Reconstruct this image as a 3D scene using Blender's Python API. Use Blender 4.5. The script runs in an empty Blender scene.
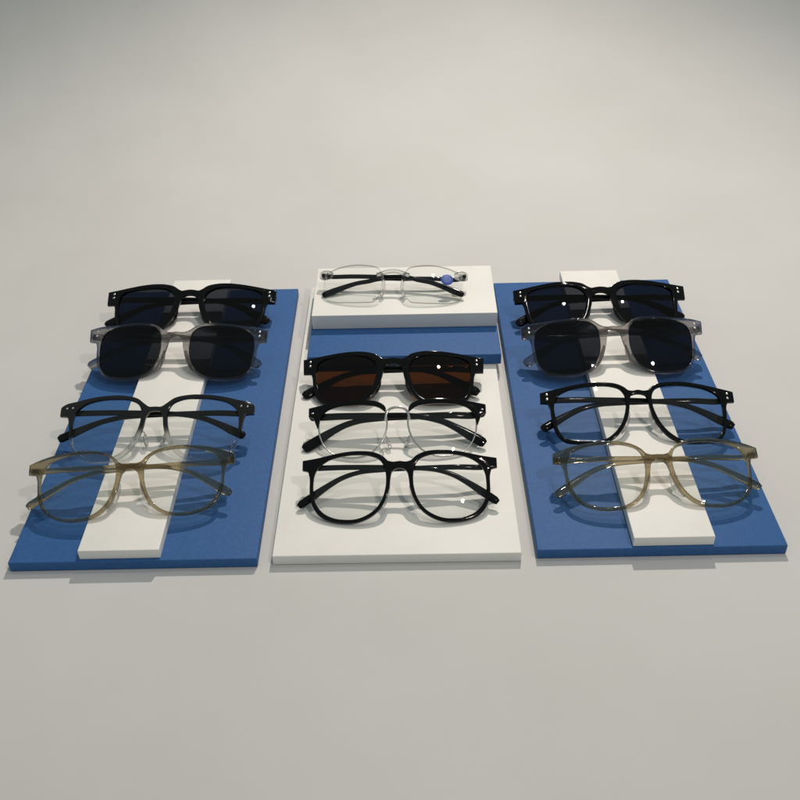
import bpy, math, random
from mathutils import Vector, Matrix
from mathutils.geometry import tessellate_polygon

# ------------------------------------------------------------------ camera
scene = bpy.context.scene
root_col = scene.collection
cam_d = bpy.data.cameras.new("camera")
cam = bpy.data.objects.new("camera", cam_d)
root_col.objects.link(cam)
cam_d.sensor_width = 36.0
cam_d.lens = 990.06 / 800 * 36.0
cam_d.clip_start = 0.01
cam_d.clip_end = 50
PITCH, ROLL = 0.6345, -0.0269
fw = Vector((0, math.cos(PITCH), -math.sin(PITCH)))
r0 = Vector((1, 0, 0)); u0 = r0.cross(fw)
rr = r0 * math.cos(ROLL) + u0 * math.sin(ROLL)
uu = -r0 * math.sin(ROLL) + u0 * math.cos(ROLL)
m = Matrix.Identity(4)
for i in range(3):
    m[i][0] = rr[i]; m[i][1] = uu[i]; m[i][2] = -fw[i]
m.translation = Vector((0, 0, 0.4918))
cam.matrix_world = m
scene.camera = cam

# ------------------------------------------------------------------ world and light
world = bpy.data.worlds.new("World"); scene.world = world
world.use_nodes = True
bg = world.node_tree.nodes["Background"]
bg.inputs[0].default_value = (0.86, 1.0, 0.98, 1)
bg.inputs[1].default_value = 0.305

def lamp(name, loc, target, power, color, radius, cone, blend):
    d = bpy.data.lights.new(name, 'SPOT')
    d.energy = power; d.color = color; d.shadow_soft_size = radius
    d.spot_size = math.radians(cone); d.spot_blend = blend
    o = bpy.data.objects.new(name, d); root_col.objects.link(o)
    o.location = loc
    o.rotation_euler = (Vector(target) - Vector(loc)).to_track_quat('-Z', 'Y').to_euler()
    return o
# warm ceiling spot behind the trays, cooler ceiling spot above the viewer
lamp("rear_spot", (0.28, 1.71, 1.4), (-0.02, 0.68, 0), 77, (1.0, 0.895, 0.80), 0.020, 80, 1.0)
lamp("front_spot", (0.85, -0.25, 1.9), (0.0, 0.95, 0), 34, (1.0, 0.87, 0.83), 0.045, 92, 1.0)
lamp("top_spot", (0.31, 1.03, 1.7), (0.0, 0.85, 0), 11, (1.0, 0.93, 0.87), 0.035, 110, 1.0)
scene.view_settings.view_transform = 'Standard'
scene.view_settings.look = 'None'
scene.view_settings.exposure = 0
scene.view_settings.gamma = 1
scene.cycles.max_bounces = 16
scene.cycles.transparent_max_bounces = 40
scene.cycles.transmission_bounces = 12

MM = 0.001

# ------------------------------------------------------------------ materials
def new_mat(name):
    mt = bpy.data.materials.new(name); mt.use_nodes = True
    nt = mt.node_tree
    return mt, nt, nt.nodes["Principled BSDF"]

def noise_bump(nt, bsdf, scale, strength, dist, detail=4, stretch=(1, 1, 1)):
    tc = nt.nodes.new('ShaderNodeTexCoord'); mp = nt.nodes.new('ShaderNodeMapping')
    mp.inputs['Scale'].default_value = stretch
    nz = nt.nodes.new('ShaderNodeTexNoise'); nz.inputs['Scale'].default_value = scale
    nz.inputs['Detail'].default_value = detail
    bp = nt.nodes.new('ShaderNodeBump'); bp.inputs['Strength'].default_value = strength
    bp.inputs['Distance'].default_value = dist
    nt.links.new(tc.outputs['Object'], mp.inputs[0]); nt.links.new(mp.outputs[0], nz.inputs['Vector'])
    nt.links.new(nz.outputs['Fac'], bp.inputs['Height'])
    nt.links.new(bp.outputs[0], bsdf.inputs['Normal'])
    return nz, bp

def color_noise(nt, bsdf, scale, c1, c2, detail=5, stretch=(1, 1, 1), lo=.35, hi=.65):
    tc = nt.nodes.new('ShaderNodeTexCoord'); mp = nt.nodes.new('ShaderNodeMapping')
    mp.inputs['Scale'].default_value = stretch
    nz = nt.nodes.new('ShaderNodeTexNoise'); nz.inputs['Scale'].default_value = scale
    nz.inputs['Detail'].default_value = detail
    cr = nt.nodes.new('ShaderNodeValToRGB')
    cr.color_ramp.elements[0].position = lo; cr.color_ramp.elements[0].color = (*c1, 1)
    cr.color_ramp.elements[1].position = hi; cr.color_ramp.elements[1].color = (*c2, 1)
    nt.links.new(tc.outputs['Object'], mp.inputs[0]); nt.links.new(mp.outputs[0], nz.inputs['Vector'])
    nt.links.new(nz.outputs['Fac'], cr.inputs[0]); nt.links.new(cr.outputs[0], bsdf.inputs['Base Color'])

M = {}
mt, nt, b = new_mat("backdrop_paper")
color_noise(nt, b, 5.0, (0.553, 0.550, 0.535), (0.582, 0.582, 0.572), 4, (1, 1, 1))
noise_bump(nt, b, 6.0, 0.25, 0.02, 3, (1, .6, 1)); b.inputs['Roughness'].default_value = .75
M['paper'] = mt

mt, nt, b = new_mat("blue_textured_board")
color_noise(nt, b, 260.0, (0.034, 0.110, 0.292), (0.039, 0.121, 0.316), 3)
noise_bump(nt, b, 900.0, 0.5, 0.0005, 3); b.inputs['Roughness'].default_value = .5; b.inputs['Specular IOR Level'].default_value = .16
M['blue'] = mt

mt, nt, b = new_mat("white_board")
color_noise(nt, b, 30.0, (0.765, 0.755, 0.72), (0.80, 0.79, 0.755), 5)
noise_bump(nt, b, 700.0, 0.15, 0.0003, 2); b.inputs['Roughness'].default_value = .55
M['white'] = mt

def plastic(name, col, rough=.12):
    mt, nt, b = new_mat(name)
    b.inputs['Base Color'].default_value = (*col, 1); b.inputs['Roughness'].default_value = rough
    return mt
M['black'] = plastic("black_acetate", (0.003, 0.003, 0.0035), .08)
M['black'].node_tree.nodes["Principled BSDF"].inputs['Specular IOR Level'].default_value = .20
M['metal'] = plastic("silver_metal", (0.62, 0.60, 0.57), .22)
M['metal'].node_tree.nodes["Principled BSDF"].inputs['Metallic'].default_value = 1
M['sticker'] = plastic("blue_sticker", (0.015, 0.07, 0.36), .45)
M['print'] = plastic("pale_print", (0.30, 0.42, 0.70), .5)
M['greyprint'] = plastic("grey_print", (0.35, 0.35, 0.36), .5)

def see_through(name, tint, rough=.02, body=None):
    """transparent tinted sheet with a Schlick reflection, same from both sides"""
    mt = bpy.data.materials.new(name); mt.use_nodes = True
    nt = mt.node_tree; nt.nodes.clear()
    out = nt.nodes.new('ShaderNodeOutputMaterial')
    tr = nt.nodes.new('ShaderNodeBsdfTransparent'); tr.inputs[0].default_value = (*tint, 1)
    gl = nt.nodes.new('ShaderNodeBsdfGlossy'); gl.inputs['Roughness'].default_value = rough
    lw = nt.nodes.new('ShaderNodeLayerWeight'); lw.inputs[0].default_value = .5
    pw = nt.nodes.new('ShaderNodeMath'); pw.operation = 'POWER'; pw.inputs[1].default_value = 5
    ma = nt.nodes.new('ShaderNodeMath'); ma.operation = 'MULTIPLY_ADD'
    ma.inputs[1].default_value = .95; ma.inputs[2].default_value = .022
    mx = nt.nodes.new('ShaderNodeMixShader')
    nt.links.new(lw.outputs['Facing'], pw.inputs[0]); nt.links.new(pw.outputs[0], ma.inputs[0])
    nt.links.new(ma.outputs[0], mx.inputs[0])
    nt.links.new(tr.outputs[0], mx.inputs[1]); nt.links.new(gl.outputs[0], mx.inputs[2])
    last = mx
    if body:
        pb = nt.nodes.new('ShaderNodeBsdfPrincipled')
        pb.inputs['Base Color'].default_value = (*body[0], 1)
        pb.inputs['Roughness'].default_value = .06; pb.inputs['IOR'].default_value = 1.47
        pb.inputs['Transmission Weight'].default_value = body[2]
        m2 = nt.nodes.new('ShaderNodeMixShader'); m2.inputs[0].default_value = body[1]
        nt.links.new(mx.outputs[0], m2.inputs[1]); nt.links.new(pb.outputs[0], m2.inputs[2])
        last = m2
    nt.links.new(last.outputs[0], out.inputs[0])
    return mt
M['clear_lens'] = see_through("clear_lens", (0.975, 0.98, 0.975))
M['lens_edge'] = see_through("lens_edge", (0.50, 0.51, 0.50), .1)
M['navy_lens'] = see_through("navy_lens", (0.20, 0.21, 0.24))
M['smoke_lens'] = see_through("smoke_lens", (0.15, 0.16, 0.185))
M['brown_lens'] = see_through("brown_lens", (0.26, 0.14, 0.065))
M['crystal'] = see_through("grey_crystal_acetate", (0.50, 0.485, 0.48), .03, ((0.56, 0.53, 0.52), .65, 1.0))
M['olive'] = see_through("olive_crystal_acetate", (0.58, 0.52, 0.40), .03, ((0.49, 0.41, 0.26), .65, 1.0))
M['clear'] = see_through("clear_acetate", (0.80, 0.805, 0.80), .03, ((0.90, 0.90, 0.89), .6, 1.0))

def fade_mat():
    """black acetate that turns clear towards the lower rim"""
    mt = bpy.data.materials.new("black_to_clear_acetate"); mt.use_nodes = True
    nt = mt.node_tree; b = nt.nodes["Principled BSDF"]; out = nt.nodes["Material Output"]
    b.inputs['Base Color'].default_value = (0.006, 0.006, 0.007, 1); b.inputs['Roughness'].default_value = .12
    src = M['clear'].node_tree
    tr = nt.nodes.new('ShaderNodeBsdfTransparent'); tr.inputs[0].default_value = (0.80, 0.80, 0.80, 1)
    gl = nt.nodes.new('ShaderNodeBsdfGlass'); gl.inputs['Color'].default_value = (0.92, 0.92, 0.91, 1)
    gl.inputs['Roughness'].default_value = .04; gl.inputs['IOR'].default_value = 1.47
    mc = nt.nodes.new('ShaderNodeMixShader'); mc.inputs[0].default_value = .5
    nt.links.new(tr.outputs[0], mc.inputs[1]); nt.links.new(gl.outputs[0], mc.inputs[2])
    tc = nt.nodes.new('ShaderNodeTexCoord'); sp = nt.nodes.new('ShaderNodeSeparateXYZ')
    mr = nt.nodes.new('ShaderNodeMapRange'); mr.interpolation_type = 'SMOOTHSTEP'
    mr.inputs['From Min'].default_value = 18 * MM; mr.inputs['From Max'].default_value = 30 * MM
    nt.links.new(tc.outputs['Object'], sp.inputs[0]); nt.links.new(sp.outputs['Z'], mr.inputs['Value'])
    mx = nt.nodes.new('ShaderNodeMixShader')
    nt.links.new(mr.outputs[0], mx.inputs[0]); nt.links.new(mc.outputs[0], mx.inputs[1])
    nt.links.new(b.outputs[0], mx.inputs[2]); nt.links.new(mx.outputs[0], out.inputs[0])
    return mt
M['fade'] = fade_mat()

# ------------------------------------------------------------------ mesh helpers
def link(o, parent=None):
    root_col.objects.link(o)
    if parent is not None: o.parent = parent
    return o

def mesh_obj(name, verts, faces, mat, parent=None, smooth=True, sharp=35):
    me = bpy.data.meshes.new(name)
    me.from_pydata([tuple(v) for v in verts], [], faces); me.update()
    me.materials.append(mat)
    import bmesh
    bm = bmesh.new(); bm.from_mesh(me)
    bmesh.ops.recalc_face_normals(bm, faces=bm.faces); bm.to_mesh(me); bm.free()
    if smooth:
        for p_ in me.polygons: p_.use_smooth = True
        me.set_sharp_from_angle(angle=math.radians(sharp))
    return link(bpy.data.objects.new(name, me), parent)

def slab(name, sx, y0, y1, z0, z1, mat, bev=0.0006, rough=0):
    """block centred on x, front face at y0, with rounded edges"""
    import bmesh
    bm = bmesh.new(); bmesh.ops.create_cube(bm, size=1)
    for v in bm.verts:
        v.co = Vector((v.co.x * sx, (y0 + y1) / 2 + v.co.y * (y1 - y0), (z0 + z1) / 2 + v.co.z * (z1 - z0)))
    bmesh.ops.bevel(bm, geom=bm.edges[:] , offset=bev, segments=3, profile=.6, affect='EDGES')
    me = bpy.data.meshes.new(name); bm.to_mesh(me); bm.free(); me.materials.append(mat)
    for p_ in me.polygons: p_.use_smooth = True
    me.set_sharp_from_angle(angle=math.radians(40))
    return link(bpy.data.objects.new(name, me))

def catmull(pts, n=5, closed=True, corner=38):
    """centripetal-like spline through pts; sharp traced corners stay tight"""
    out = []; N = len(pts); rng = range(N if closed else N - 1)
    P = [Vector(q) for q in pts]
    def tan(i):
        a = P[(i - 1) % N] if (closed or i > 0) else P[i]
        c = P[(i + 1) % N] if (closed or i < N - 1) else P[i]
        d1 = (P[i] - a).length or 1e-6; d2 = (c - P[i]).length or 1e-6
        v1 = (P[i] - a) / d1; v2 = (c - P[i]) / d2
        ang = math.degrees(math.acos(max(-1, min(1, v1.dot(v2)))))
        t = (v1 * d2 + v2 * d1) / (d1 + d2)
        k = 1.0 if ang < corner else max(.04, 1 - (ang - corner) / 25)
        return t * k
    T = [tan(i) for i in range(N)]
    for i in rng:
        a, b_ = P[i], P[(i + 1) % N]; L = (b_ - a).length
        for k in range(n):
            t = k / n; t2 = t * t; t3 = t2 * t
            out.append((2 * t3 - 3 * t2 + 1) * a + (t3 - 2 * t2 + t) * T[i] * L + (-2 * t3 + 3 * t2) * b_ + (t3 - t2) * T[(i + 1) % N] * L)
    if not closed: out.append(P[-1])
    return out

def area2(c): return sum(c[i].x * c[(i + 1) % len(c)].y - c[(i + 1) % len(c)].x * c[i].y for i in range(len(c))) / 2

def inset(c, d):
    """move a counter-clockwise contour inwards by d (negative: outwards)"""
    n = len(c); r = []
    for i in range(n):
        t = (c[(i + 1) % n] - c[(i - 1) % n]); t = t.normalized() if t.length > 1e-9 else Vector((1, 0))
        r.append(c[i] + Vector((-t.y, t.x)) * d)
    return r

WRAP = 0.0013        # how far the front curves back towards the temples, per mm squared
def wrap(u): return WRAP * u * u

def extruded(name, contours, mat, parent, d0, d1, bev=.55, hole_flags=None, wrapf=wrap, cent=None):
    """plate with holes. contours: first outer, then holes, lists of 2-D mm. d0 front depth, d1 back depth."""
    cs = []
    for k, c in enumerate(contours):
        if area2(c) < 0: c = c[::-1]
        cs.append((c, 1 if k == 0 else -1))
    prof = [(bev, d0), (bev * .3, d0 + bev * .3), (0, d0 + bev), (0, d1 - bev), (bev * .3, d1 - bev * .3), (bev, d1)]
    verts = []; faces = []; ringstart = []
    for ins, dep in prof:
        st = []
        for c, s in cs:
            st.append(len(verts))
            for q in inset(c, ins * s): verts.append((q.x * MM, (dep + wrapf(q.x)) * MM, q.y * MM))
        ringstart.append(st)
    for ri in range(len(prof) - 1):
        for ci, (c, s) in enumerate(cs):
            n = len(c); a = ringstart[ri][ci]; b_ = ringstart[ri + 1][ci]
            for i in range(n): faces.append((a + i, a + (i + 1) % n, b_ + (i + 1) % n, b_ + i))
    for ri in (0, len(prof) - 1):
        loops = [[Vector((q.x, q.y, 0)) for q in inset(c, prof[ri][0] * s)] for c, s in cs]
        base = ringstart[ri][0]
        for tri in tessellate_polygon(loops): faces.append(tuple(base + t for t in tri))
    return mesh_obj(name, verts, faces, mat, parent)

def lens_mesh(name, contour, mat, parent, d, thick=1.6, R=150., grow=.5, edge=None):
    c = contour if area2(contour) > 0 else contour[::-1]
    c = inset(c, -grow); n = len(c)
    ctr = sum(c, Vector((0, 0))) / n
    rim2 = sum((q - ctr).length_squared for q in c) / n
    rings = 9; verts = []; faces = []
    def dep(q): return d + wrap(q.x) + ((q - ctr).length_squared - rim2) / (2 * R)
    for side, off in ((0, 0), (1, thick)):
        base = len(verts)
        for k in range(rings, 0, -1):
            for q in c:
                s = ctr + (q - ctr) * (k / rings); verts.append((s.x * MM, (dep(s) + off) * MM, s.y * MM))
        verts.append((ctr.x * MM, (dep(ctr) + off) * MM, ctr.y * MM))
        for k in range(rings - 1):
            for i in range(n):
                a = base + k * n; b_ = a + n
                faces.append((a + i, a + (i + 1) % n, b_ + (i + 1) % n, b_ + i))
        a = base + (rings - 1) * n
        for i in range(n): faces.append((a + i, a + (i + 1) % n, base + rings * n))
    h = rings * n + 1
    for i in range(n): faces.append((i, (i + 1) % n, h + (i + 1) % n, h + i))
    o = mesh_obj(name, verts, faces, mat, parent, sharp=50)
    if edge:
        o.data.materials.append(edge)
        for p_ in o.data.polygons[-n:]: p_.material_index = 1
    return o

def sweep(name, path, radii, mat, parent, seg=12, power=2.6, closed=False):
    """tube along a 3-D path (mm) in local (x, depth, height); radii (a: in x-z plane, b: in depth)"""
    P = [Vector(q) for q in path]; n = len(P); verts = []; faces = []
    for i in range(n):
        a = P[(i - 1) % n] if (closed or i > 0) else P[0]; c = P[(i + 1) % n] if (closed or i < n - 1) else P[-1]
        t = (c - a).normalized()
        dp = Vector((0, 1, 0)); dp = (dp - t * dp.dot(t)).normalized(); up = t.cross(dp)
        ra, rb = radii[i]
        for k in range(seg):
            w = 2 * math.pi * k / seg; cx, sx = math.cos(w), math.sin(w)
            cx = math.copysign(abs(cx) ** (2 / power), cx); sx = math.copysign(abs(sx) ** (2 / power), sx)
            q = P[i] + up * cx * ra + dp * sx * rb; verts.append((q.x * MM, q.y * MM, q.z * MM))
    for i in range(n if closed else n - 1):
        j = (i + 1) % n
        for k in range(seg): faces.append((i * seg + k, i * seg + (k + 1) % seg, j * seg + (k + 1) % seg, j * seg + k))
    if not closed:
        faces.append(tuple(range(seg))); faces.append(tuple((n - 1) * seg + k for k in range(seg)))
    return mesh_obj(name, verts, faces, mat, parent, sharp=60)

def blob(name, c, r, mat, parent, tilt=0.0, turn=0.0, seg=14, rings=9):
    """small ellipsoid, mm; tilt leans it sideways in the front plane"""
    verts = []; faces = []
    rm = Matrix.Rotation(turn, 3, 'Z') @ Matrix.Rotation(tilt, 3, 'Y')
    for i in range(rings + 1):
        th = math.pi * i / rings
        for k in range(seg):
            ph = 2 * math.pi * k / seg
            q = rm @ Vector((r[0] * math.sin(th) * math.cos(ph), r[1] * math.sin(th) * math.sin(ph), r[2] * math.cos(th)))
            verts.append(tuple((q[j] + c[j]) * MM for j in range(3)))
    for i in range(rings):
        for k in range(seg): faces.append((i * seg + k, i * seg + (k + 1) % seg, (i + 1) * seg + (k + 1) % seg, (i + 1) * seg + k))
    import bmesh
    o = mesh_obj(name, verts, faces, mat, parent, smooth=False)
    bm = bmesh.new(); bm.from_mesh(o.data); bmesh.ops.remove_doubles(bm, verts=bm.verts, dist=1e-6); bm.to_mesh(o.data); bm.free()
    for p_ in o.data.polygons: p_.use_smooth = True
    return o

def mirror(pts): return [(-x, y) for x, y in pts]

# ------------------------------------------------------------------ outlines (mm, right half; x from the bridge, y up from the lower rim)
OUT = {
 'round': ([(0, 42.7), (5, 42.3), (8.2, 43.2), (11.8, 46.4), (18, 49.3), (28.7, 50.7), (40, 50.3), (50, 48.8), (59, 47.2), (70.6, 45.9), (70.6, 39.0), (66.6, 37.8), (65.2, 33), (65, 26), (64.6, 19), (62, 11.6), (56.6, 5.2), (48, 1.2), (38.8, -.2), (30.6, 0), (22.8, 2.5), (16.4, 6.7), (11.8, 12.3), (8.7, 18.7), (7.1, 25), (6.4, 31), (5.2, 35.2), (2.6, 37.3), (0, 37.8)],
   [(9.8, 32), (11.4, 40), (14.6, 44.2), (20.5, 46.9), (30, 48.2), (41.5, 47.6), (51.3, 45.2), (57.7, 41.2), (61.2, 35.8), (62.2, 29), (61.9, 21.4), (60, 14.4), (54.8, 7.8), (47.4, 3.8), (39.2, 2.3), (31, 2.4), (23.6, 4.9), (17.2, 9.3), (12.4, 16.6), (10.1, 24.6)]),
 'bold': ([(0, 38.3), (4, 37.9), (7.4, 37.4), (10, 38.6), (14.3, 41.6), (22.1, 43.9), (32, 44.7), (43.5, 44.2), (55, 42.9), (67, 41.4), (74.2, 40.8), (73.6, 28.6), (67.4, 28.0), (66.4, 25.5), (65.2, 17.8), (62.6, 8.2), (59.6, 4.2), (53.5, 1.1), (46, .1), (36, -.2), (27.4, .3), (20.8, 2.9), (16, 7.2), (12.2, 13.5), (9.2, 21), (7.4, 28), (5.4, 31.8), (2.4, 33.3), (0, 33.5)],
   [(14.2, 22), (13.2, 29), (14.8, 34.4), (20, 38.6), (28, 40.6), (38, 40.9), (49, 40.1), (57.4, 38.8), (61.8, 36.2), (62.8, 31.5), (62.3, 22), (60.4, 12.6), (57.6, 6.6), (52, 3.5), (44, 2.5), (35.5, 2.5), (27.5, 3.2), (21.5, 6.6), (17, 13.2)]),
 'crystal': ([(0, 38.7), (4.6, 38.3), (8.5, 38.9), (12, 40.7), (15.2, 43.2), (20.3, 45.2), (29.7, 46.3), (43.3, 46), (56.5, 45.3), (67.1, 44.6), (74.8, 42.9), (74.2, 32.8), (68.4, 31.8), (67.2, 28.0), (66.6, 21.5), (65, 12.8), (61, 5.6), (54.5, 1.4), (46.5, -.3), (36.8, -.9), (28, 0), (21, 2.8), (14.8, 7.6), (11, 13), (8.4, 19.5), (6.6, 26), (5.2, 31.4), (2.7, 34), (0, 34.6)],
   [(12.2, 29.3), (13.4, 37.6), (16.8, 41.4), (24.2, 43.2), (34, 43.8), (44, 43.6), (55, 42.4), (62, 38.6), (64.2, 30.5), (63.8, 20.5), (61.6, 10.4), (56, 4.2), (48, 2.0), (38.5, 1.2), (28.4, 2.2), (19.6, 6.4), (14.4, 14.4), (12.4, 21.6)]),
 'fade': ([(0, 41), (4.6, 41), (8, 43.2), (13.5, 47.3), (23.6, 49.9), (37, 50.4), (50, 49.3), (60.5, 47.4), (70.3, 45.4), (73, 43.6), (73.2, 36.8), (67.0, 36), (65.6, 31.5), (64.8, 26.4), (63.4, 18.6), (60.6, 10.8), (55.8, 4.6), (48.5, 1.1), (38.5, -.3), (29.4, .2), (22.6, 2.6), (16.6, 7.2), (12.4, 13), (9, 20), (7.2, 27), (6, 33.6), (3.8, 37.2), (0, 37.9)],
   [(10, 31), (10.2, 38), (13, 43), (20, 46.4), (31.2, 47.5), (43, 47.1), (53.8, 44.6), (60.3, 39.4), (62.3, 31), (61.6, 21.5), (58.8, 13), (53.5, 6.4), (46.5, 3.4), (38, 2.2), (29.6, 3.2), (22.8, 6.4), (16.8, 12.4), (12.6, 20.4)]),
 'slim': ([(0, 41.4), (4.4, 40.7), (7.2, 41.2), (10, 43.6), (15.2, 46.3), (25.2, 48), (36.4, 48.2), (47, 47), (57.6, 45.2), (73.4, 42.2), (73.4, 34.2), (68, 33.4), (66.6, 30.0), (66, 23.6), (64.6, 14.6), (61.2, 6.4), (56.6, 2.3), (49, .6), (41, -.2), (32.8, -.4), (26, .9), (19.4, 4.6), (13.4, 11.6), (9.4, 19.6), (7.4, 28), (6.8, 33), (5.2, 37.2), (3, 38.1), (0, 38.5)],
   [(10, 29.5), (10.6, 38), (13.6, 42.4), (20, 44.8), (31, 45.6), (42.5, 44.9), (53.6, 42.6), (60.4, 38.6), (63.2, 31.6), (62.7, 21.5), (60.8, 11), (57, 5.4), (49.5, 3.1), (41, 2.3), (33, 2), (27.4, 3.2), (21.4, 7), (15.4, 14), (11.8, 22)]),
 'olive': ([(0, 38.2), (5, 38.2), (7.6, 39), (10.6, 42.3), (16.2, 46), (24.7, 48.7), (35.4, 49.8), (46, 49.3), (56.8, 48), (66.5, 45.6), (72.8, 43.4), (72.9, 36.6), (67.4, 35.6), (66, 31), (65.2, 22.6), (63.2, 13.8), (59, 7.6), (52.9, 3.4), (45, .6), (36.6, -.4), (28.3, .4), (21.6, 2.8), (15.4, 7.4), (11, 13.6), (8.2, 20.2), (6.6, 27), (5.2, 31.4), (2.8, 33.4), (0, 33.9)],
   [(9.7, 31), (10.6, 37.8), (13.4, 42.4), (19.6, 45.6), (29.5, 47.4), (40.7, 47.5), (51.6, 46), (58.9, 42.8), (62.7, 37), (63.6, 29), (62.4, 20), (60, 13.6), (55.4, 7.4), (47.6, 3.4), (37, 1.9), (27.6, 2.6), (20.4, 6.2), (14.6, 12.8), (11.2, 21)]),
}
BROW_RIM = [(8.3, 30), (9.6, 37.3), (14, 40.6), (24, 42.2), (36, 42.6), (48, 41.7), (56.5, 38.8), (60.6, 33), (61.2, 25), (59.6, 16.6), (55.6, 9), (49.2, 3.6), (41, .8), (33, .1), (25.6, 1.2), (18.6, 4.8), (13, 10.6), (9.4, 18.4), (8.1, 24.4)]
BROW_BAR = [(8.6, 36.4), (9.8, 39.6), (14.6, 42.8), (25.2, 44.6), (37, 45), (47, 44.3), (57, 43), (69.2, 41.0), (69.2, 34.2), (65.6, 32.6), (64.0, 29), (62.4, 25), (61.2, 25.2), (60.6, 28.6), (59.6, 33), (56, 37.6), (48, 40.6), (36, 41.4), (24, 41), (15, 39.2), (11, 36.6), (9.4, 35.2)]
RIMLESS = [(9.8, 22), (10.6, 14), (12.8, 5.6), (16.6, 1), (27, -.4), (40, -.1), (52.4, 1.2), (60.2, 4.6), (63.6, 14), (63.8, 24), (61.6, 33), (50.4, 37.2), (36.6, 39.2), (25, 38.6), (14.2, 36), (10.4, 30)]

STRETCH = {'round': 1.055, 'bold': 1.09, 'crystal': 1.07, 'fade': 1.05, 'slim': 1.05, 'olive': 1.05}
for k_, (a_, b_) in list(OUT.items()):
    OUT[k_] = ([(x, y * STRETCH[k_]) for x, y in a_], [(x, y * STRETCH[k_]) for x, y in b_])
BROW_RIM = [(x, y * 1.05) for x, y in BROW_RIM]; BROW_BAR = [(x, y * 1.05) for x, y in BROW_BAR]
pass

# ------------------------------------------------------------------ one pair of glasses, folded
def temples(root, kind, mat, hw, vh, bend, drop, h0, tipmat=None, tips=None, depths=(8.0, 11.0)):
    for s, dd, bx in ((-1, depths[0], bend[0]), (1, depths[1], bend[1])):
        w0 = wrap(hw)
        x0 = -(hw - .6)
        # local to the left temple: starts at the left hinge, crosses behind the lenses, droops past the far side
        far = hw - 141 + 138
        pts = [(x0, w0 + 2.2, vh), (x0 + .6, w0 + 4.2, vh), (x0 + 6, dd + 2.0, vh - .1), (x0 + 25, dd + .6, vh - .3),
               (x0 + 55, dd, vh - .9), (x0 + 82, dd, vh - 1.9), (bx, dd, vh - 3.6),
               (bx + 12, dd - .2, vh - 3.6 - drop * .16), (bx + 22, dd - .8, vh - 3.6 - drop * .40),
               (bx + 33, dd - 1.6, vh - 3.6 - drop * .72), (bx + 41, dd - 2.4, vh - 3.6 - drop * .96), (bx + 43, dd - 2.6, vh - 3.6 - drop * 1.03)]
        rad = [(h0 * .9, 1.9), (h0 * 1.08, 2.0), (h0 * 1.08, 1.7), (h0 * 1.02, 1.5), (h0 * .94, 1.4), (h0 * .86, 1.4), (h0 * .84, 1.5),
               (h0 * .92, 1.6), (h0 * 1.1, 1.8), (h0 * 1.5, 1.9), (h0 * 1.5, 1.8), (h0 * .9, .9)]
        if kind == 'thin':
            rad = [(h0, 1.7)] + [(h0, 1.5)] * 6 + [(h0 * 1.0, 1.5), (h0 * 1.15, 1.6), (h0 * 1.5, 1.7), (h0 * 1.4, 1.5), (h0 * .7, .7)]
        P = catmull([Vector(q) for q in pts], 5, False); n = len(pts)
        R = []
        for i in range(n - 1):
            for k in range(5):
                t = k / 5; R.append((rad[i][0] * (1 - t) + rad[i + 1][0] * t, rad[i][1] * (1 - t) + rad[i + 1][1] * t))
        R.append(rad[-1])
        P = [Vector((-s * q[0] if s > 0 else q[0], q[1], q[2])) for q in P]
        cut = tips
        if tipmat:
            k = 32
            tp = sweep('temple', P[:k + 1], R[:k + 1], mat, root)
            sweep('temple_tip', P[k:], [(a * 1.12, b_ * 1.12) for a, b_ in R[k:]], tipmat, tp)
        else:
            tp = sweep('temple', P, R, mat, root)
        # metal hinge barrel behind the end piece
        hx = s * (hw - 3.2)
        sweep('hinge', [(hx, w0 + 3.2, vh - 1.9), (hx, w0 + 3.2, vh + 1.9)], [(1.1, 1.1)] * 2, M['metal'], tp, 10, 2)

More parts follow.
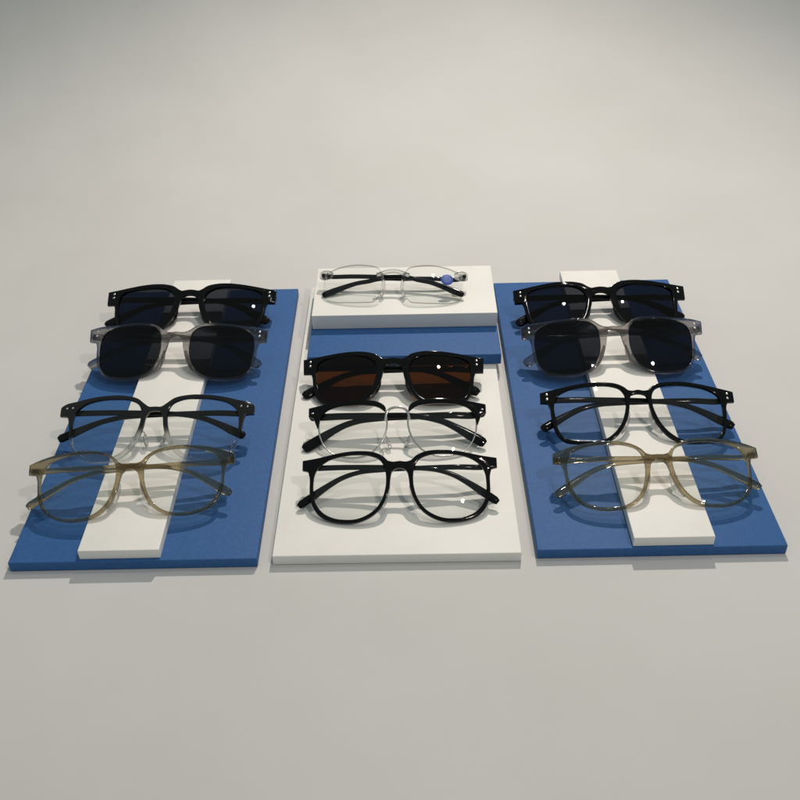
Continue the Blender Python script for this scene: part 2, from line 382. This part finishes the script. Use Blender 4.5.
def make_glasses(kind, frame_mat, lens_mat, opt=None):
    o_ = dict(hw=72, vh=37.5, bend=(27, 30), drop=22, h0=2.4, temple=None)
    o_.update(opt or {})
    ks = STRETCH.get(kind, 1.05 if kind == 'brow' else 1.0)
    for q in ('vh', 'rv', 'drop'):
        if q in o_: o_[q] *= ks
    root = bpy.data.objects.new(o_.get('name', 'eyeglasses'), None); link(root)
    root.empty_display_size = .02
    fm = M[frame_mat]
    tmat = M[o_['temple'] or frame_mat]
    if kind in OUT:
        ho, hi = OUT[kind]
        full = ho + mirror(ho[1:-1])[::-1]
        oc = catmull([Vector(q) for q in full], 5)
        ir = catmull([Vector(q) for q in hi], 5); il = [Vector((-q.x, q.y)) for q in ir]
        th = o_.get('thick', 3.4)
        fr = extruded('frame_front', [oc, ir, il], fm, root, -th / 2, th / 2)
        for c in (ir, il): lens_mesh('lens', c, M[lens_mat], root, -.7, R=o_.get('R', 150.))
        nx, nz = o_.get('nose', (9.6, 19))
        if o_.get('wire_pads'):
            for s in (-1, 1):
                sweep('pad_arm', [(s * 9.0, 1.4, 25), (s * 8.0, 4.5, 24.5), (s * 6.4, 6.6, 22), (s * 6.6, 6.4, 19)], [(.45, .45)] * 4, M['metal'], fr, 8, 2)
                blob('nose_pad', (s * 6.6, 6.4, 18.5), (1.5, 2.2, 5.6), M['clear'], fr, s * .30, s * .5)
        else:
            for s in (-1, 1):
                P = catmull([Vector(q) for q in [(s * (nx - 2.0), .9, nz + 9), (s * (nx - 1.3), 2.6, nz + 5.5), (s * (nx + .3), 4.0, nz), (s * (nx + 2.6), 3.8, nz - 4.6), (s * (nx + 5.4), 1.0, nz - 8.6)]], 4, False)
                n_ = len(P)
                sweep('nose_pad', P, [(.5 + 1.0 * math.sin(math.pi * k / (n_ - 1)), .7 + 1.9 * math.sin(math.pi * k / (n_ - 1))) for k in range(n_)], M[o_.get('pad', frame_mat)], fr, 12, 2.2)
        if o_.get('rivets') == 'pair':
            for s in (-1, 1):
                for dz in (-1.9, 1.9): blob('rivet', (s * 68.3, wrap(68.3) - 1.7, o_['rv'] + dz), (1.05, .45, 1.05), M['metal'], fr)
        if o_.get('rivets') == 'row':
            for s in (-1, 1):
                for dx in (-2.3, 2.3): blob('rivet', (s * (65.8 + dx), wrap(66 + dx) - 1.7, o_['rv']), (.8, .4, .8), M['metal'], fr)
    elif kind == 'brow':
        rc = catmull([Vector(q) for q in BROW_RIM], 4)
        bc = catmull([Vector(q) for q in BROW_BAR], 4)
        for s in (-1, 1):
            c = [Vector((s * q.x, q.y)) for q in rc]
            path = [Vector((q.x, wrap(q.x) + .4, q.y)) for q in c]
            rim = sweep('metal_rim', path, [(.7, 1.0)] * len(path), M['metal'], root, 8, 2.2, True)
            lens_mesh('lens', c, M[lens_mat], root, -.4, grow=-.15, R=o_.get('R', 150.))
            extruded('brow_bar', [[Vector((s * q.x, q.y)) for q in bc]], fm, root, -1.9, 1.9, .6)
            sweep('pad_arm', [(s * 9.6, 1.4, 17), (s * 9.0, 5, 18.4), (s * 7.4, 7.2, 16.5), (s * 7.2, 7, 14)], [(.45, .45)] * 4, M['metal'], rim, 8, 2)
            blob('nose_pad', (s * 7.2, 7, 13.4), (1.5, 2.2, 5.2), M['clear'], rim, s * .35, s * .5)
            blob('rivet', (s * 66.2, wrap(66) - 1.9, 38.4), (1.3, .45, .6), M['metal'], rim)
        pts = catmull([Vector(q) for q in [(-9.4, .3, 30), (-8.6, .2, 34.5), (-6.6, .1, 38.4), (-3, -.2, 40), (0, -.2, 40.3), (3, -.2, 40), (6.6, .1, 38.4), (8.6, .2, 34.5), (9.4, .3, 30)]], 4, False)
        sweep('bridge', pts, [(1.0, 1.0)] * len(pts), M['metal'], root, 10, 2.4)
    elif kind == 'rimless':
        rc = catmull([Vector(q) for q in RIMLESS], 5)
        for s in (-1, 1):
            c = [Vector((s * q.x, q.y)) for q in rc]
            ln = lens_mesh('lens', c, M[lens_mat], root, -1, 2.2, grow=0, edge=M['lens_edge'])
            if s > 0:
                for k in range(4):
                    x = 42.5 + k * 2.4
                    extruded('lens_print', [[Vector(q) for q in ((x, 5.6), (x + 1.7, 5.7), (x + 1.7, 7.3), (x, 7.2))]], M['greyprint'], ln, -3.1, -2.9, .03)
        for s in (-1, 1):
            # clear end block that carries the temple
            ep = extruded('end_piece', [catmull([Vector((s * x, z)) for x, z in ((56, 33.2), (61, 35.8), (66.6, 35.4), (68.4, 33.8), (68.4, 29.0), (66, 28.0), (60.0, 28.2), (56.4, 29.6))], 4)], fm, root, -.6, 4.4, .7)
            blob('rivet', (s * 60.4, wrap(60) - 1.3, 31.9), (.9, .5, .9), M['metal'], ep)
            arm = [(s * 10.6, .6, 30), (s * 9.4, 2.2, 25), (s * 8.2, 4.2, 19), (s * 8.8, 5.4, 13.5), (s * 10.4, 5.2, 9)]
            P = catmull([Vector(q) for q in arm], 4, False)
            sweep('nose_pad', P, [(1.5, 2.2)] * len(P), fm, root, 10, 2.4)
        P = catmull([Vector(q) for q in [(-15, -.4, 28.2), (-10.6, -.4, 29.6), (-6, -.2, 31.6), (0, -.4, 32.4), (6, -.2, 31.6), (10.6, -.4, 29.6), (15, -.4, 28.2)]], 4, False)
        sweep('bridge', P, [(1.9, 1.5)] * len(P), fm, root, 10, 2.6)
        # round sticker hanging on the right lens
        st = extruded('sticker', [[Vector((49.6 + 5.6 * math.cos(a * math.pi / 20), 23.8 + 5.6 * math.sin(a * math.pi / 20))) for a in range(40)]], M['sticker'], root, -3.6, -3.3, .08)
        for (a0, a1, z) in ((-2.6, 2.6, 2.5), (-3.6, 3.6, .9), (-3.4, 3.4, -.6), (-2.4, 2.4, -2.2)):
            x = a0
            k = 0
            while x < a1 - .3:
                wd = (.75, .5, .9, .6)[k % 4]; k += 1
                extruded('sticker_print', [[Vector(q) for q in ((49.6 + x, 23.8 + z - .35), (49.6 + x + wd, 23.8 + z - .35), (49.6 + x + wd, 23.8 + z + .35), (49.6 + x, 23.8 + z + .35))]], M['print'], st, -3.75, -3.5, .02)
                x += wd + .35
    temples(root, o_.get('tk', 'flat'), tmat, o_['hw'], o_['vh'], o_['bend'], o_['drop'], o_['h0'],
            tipmat=M[o_['tip']] if o_.get('tip') else None, depths=o_.get('depths', (8, 11)))
    return root

def copy_tree(o, parent=None):
    c = o.copy(); root_col.objects.link(c)
    if parent is not None: c.parent = parent
    for ch in list(o.children): copy_tree(ch, c)
    return c

def tree(o):
    r = [o]
    for ch in o.children: r += tree(ch)
    return r

# ------------------------------------------------------------------ the setting: one sheet of pale paper, rising far behind
def backdrop():
    verts = []; faces = []; xs = 61; prof = []
    y = -1.2
    while y < 1.0: prof.append((y, 0.0)); y += .1
    for k in range(19):
        a = math.pi / 2 * k / 18; prof.append((1.0 + 1.3 * math.sin(a), 1.3 - 1.3 * math.cos(a)))
    for k in range(1, 12): prof.append((2.3, 1.3 + k * .1))
    for (y, z) in prof:
        for i in range(xs):
            x = -2.6 + 5.2 * i / (xs - 1); verts.append((x, y, z))
    for j in range(len(prof) - 1):
        for i in range(xs - 1): faces.append((j * xs + i, j * xs + i + 1, (j + 1) * xs + i + 1, (j + 1) * xs + i))
    o = mesh_obj('backdrop', verts, faces, M['paper'], None, sharp=80)
    # normals up / towards the viewer
    if o.data.polygons[0].normal.z < 0: o.data.flip_normals()
    o['kind'] = 'structure'
backdrop()

def tag(o, label, cat, group=None):
    o['label'] = label; o['category'] = cat
    if group: o['group'] = group

# ------------------------------------------------------------------ trays
TW, TL, TT, ST = .170, .3654, .0083, .008
TR = {'L': (-.1853, .4805, -.0107), 'C': (-.0051, .4797, -.0168), 'R': (.1758, .4794, -.0099)}
def place(o, key, z=0, dx=0, dy=0):
    x, y, a = TR[key]
    o.location = (x + dx * math.cos(a) - dy * math.sin(a), y + dx * math.sin(a) + dy * math.cos(a), z)
    o.rotation_euler = (0, 0, a)

o = slab('display_board', TW, 0, TL, 0.0002, TT, M['blue'], .0008); place(o, 'L')
tag(o, 'long blue textured display board on the left under a white strip', 'display board', 'long flat display boards')
o = slab('display_board', TW, 0, TL, 0.0002, TT, M['blue'], .0008); place(o, 'R')
tag(o, 'long blue textured display board on the right under a white strip', 'display board', 'long flat display boards')
o = slab('display_board', TW, 0, TL, 0.0002, TT, M['white'], .0008); place(o, 'C')
tag(o, 'long white display board between the two blue boards', 'display board', 'long flat display boards')
o = slab('display_strip', .0555, 0, .370, TT + .0001, TT + ST, M['white'], .0006)
place(o, 'L', 0, -.0085, .0022)
tag(o, 'narrow white strip lying lengthwise on the left blue board', 'display strip', 'narrow white display strips')
o = slab('display_strip', .0550, 0, .370, TT + .0001, TT + ST, M['white'], .0006)
place(o, 'R', 0, .0075, .0018)
tag(o, 'narrow white strip lying lengthwise on the right blue board', 'display strip', 'narrow white display strips')
o = slab('riser_block', .1665, 0, .135, TT + .0001, TT + .0103, M['blue'], .0006)
place(o, 'C', 0, .006, .2272)
tag(o, 'blue riser block lying across the back of the white board', 'riser block', 'riser blocks')
o = slab('riser_block', .1650, 0, .0865, TT + .0104, TT + .0245, M['white'], .0006)
place(o, 'C', 0, .0065, .2720)
tag(o, 'white riser block stacked on the blue riser, carrying the rimless glasses', 'riser block', 'riser blocks')

# ------------------------------------------------------------------ glasses
def supports(key, wx, wy):
    """height of what lies under a world point"""
    x, y, a = TR[key]; dx, dy = wx - x, wy - y
    lx = dx * math.cos(a) + dy * math.sin(a); ly = -dx * math.sin(a) + dy * math.cos(a)
    if not (abs(lx) < TW / 2 and 0 < ly < TL): return 0
    if key == 'C':
        if ly > .272: return TT + .0245
        if ly > .2272: return TT + .0103
        return TT
    c = -.0085 if key == 'L' else .0075
    return TT + ST if abs(lx - c) < .0275 else TT

def rest(root, key, x, y, yaw, tilt, roll=0.0, scale=1.0):
    """lean the pair back by tilt degrees and lower it until it touches what is under it"""
    root.rotation_mode = 'XYZ'
    rot = Matrix.Rotation(yaw, 4, 'Z') @ Matrix.Rotation(-math.radians(tilt), 4, 'X') @ Matrix.Rotation(roll, 4, 'Y')
    root.rotation_euler = rot.to_euler()
    root.scale = (scale,) * 3
    lift = -1
    for c in tree(root):
        if c.type != 'MESH': continue
        for v in c.data.vertices:
            w = rot @ (v.co * scale)
            lift = max(lift, supports(key, x + w.x, y + w.y) - w.z)
    root.location = (x, y, lift + .0001)

SUN = dict(name='sunglasses', hw=73, vh=35.2, rv=36.4, h0=2.7, rivets='pair', drop=21, nose=(12, 16), bend=(26, 30))
protos = {}
protos['navy'] = make_glasses('bold', 'black', 'navy_lens', SUN)
protos['brown'] = make_glasses('bold', 'black', 'brown_lens', SUN)
protos['smoke'] = make_glasses('crystal', 'crystal', 'smoke_lens', dict(name='sunglasses', hw=73, vh=38.4, rv=39, h0=2.7, rivets='pair', drop=22, nose=(10.8, 16)))
protos['fade'] = make_glasses('fade', 'fade', 'clear_lens', dict(hw=72, vh=40.6, rv=42.4, h0=2.2, rivets='row', drop=17, bend=(24, 30), wire_pads=True, temple='black'))
protos['slim'] = make_glasses('slim', 'black', 'clear_lens', dict(pad='clear', hw=72, vh=38.2, rv=38.6, h0=2.3, rivets='pair', drop=20, nose=(9.6, 17)))
protos['olive'] = make_glasses('olive', 'olive', 'clear_lens', dict(pad='clear', hw=71.5, vh=40, h0=2.0, rv=40, drop=22, nose=(9.2, 17)))
protos['brow'] = make_glasses('brow', 'black', 'clear_lens', dict(hw=68, vh=35.8, h0=2.8, drop=22, bend=(24, 30)))
protos['round'] = make_glasses('round', 'black', 'clear_lens', dict(pad='clear', hw=69, vh=42, h0=2.0, drop=24, nose=(9.4, 18)))
protos['rimless'] = make_glasses('rimless', 'clear', 'clear_lens', dict(hw=66, vh=32, h0=2.1, drop=17, bend=(22, 22), temple='black', tk='thin'))

used = set()
PLACED = []
def put(kind, key, x, y, yaw, tilt, label, cat='eyeglasses', group=None, roll=0.0, scale=1.0):
    if kind in used: r = copy_tree(protos[kind])
    else: r = protos[kind]; used.add(kind)
    rest(r, key, x, y, yaw, tilt, roll, scale)
    tag(r, label, cat, group)
    PLACED.append((label, r))
    return r

# kind, board, x, y of the lower rim, yaw, tilt, label
G_SUN = 'sunglasses laid out on the boards'; G_CLR = 'clear eyeglasses laid out on the boards'
ROWS = [
 ('navy', 'L', -0.1907, 0.7564, -0.0288, 63.96, 'black square sunglasses with navy lenses at the top of the left blue board', 'sunglasses', G_SUN, 1.0523),
 ('smoke', 'L', -0.1908, 0.6826, -0.0508, 57.01, 'grey crystal framed sunglasses with near-black lenses on the left blue board', 'sunglasses', G_SUN, 1.0298),
 ('fade', 'L', -0.1887, 0.5739, -0.0237, 59.75, 'clear eyeglasses with a black top rim fading to transparent below, on the left board', 'eyeglasses', G_CLR, 1.0277),
 ('olive', 'L', -0.1927, 0.5130, 0.0542, 60.67, 'olive transparent eyeglasses nearest the viewer on the left blue board', 'eyeglasses', G_CLR, 1.0125),
 ('rimless', 'C', -0.0050, 0.7667, -0.0710, 60.16, 'rimless eyeglasses with black temples and round blue sticker on the white riser', 'eyeglasses', G_CLR, 0.9892),
 ('brown', 'C', -0.0059, 0.6460, -0.0301, 64.81, 'black square sunglasses with brown lenses on the central white board', 'sunglasses', G_SUN, 1.0168),
 ('brow', 'C', -0.0025, 0.5796, -0.0040, 58.95, 'browline eyeglasses with black top bars and thin metal rims on the white board', 'eyeglasses', G_CLR, 0.9963),
 ('round', 'C', -0.0022, 0.5084, -0.0154, 59.36, 'round black rimmed clear eyeglasses at the front of the white board', 'eyeglasses', G_CLR, 0.9956),
 ('navy', 'R', 0.1840, 0.7424, 0.0002, 64.92, 'black square sunglasses with navy lenses at the top of the right blue board', 'sunglasses', G_SUN, 1.0506),
 ('smoke', 'R', 0.1814, 0.6715, 0.0052, 55.96, 'grey crystal framed sunglasses with near-black lenses on the right blue board', 'sunglasses', G_SUN, 1.0294),
 ('slim', 'R', 0.1829, 0.5803, -0.0336, 62.38, 'slim fully black rimmed clear eyeglasses on the right blue board', 'eyeglasses', G_CLR, 1.0201),
 ('olive', 'R', 0.1832, 0.5083, 0.0054, 64.25, 'olive transparent eyeglasses nearest the viewer on the right blue board', 'eyeglasses', G_CLR, 1.0149),
]
for row in ROWS: put(*row[:8], group=row[8], scale=row[9])
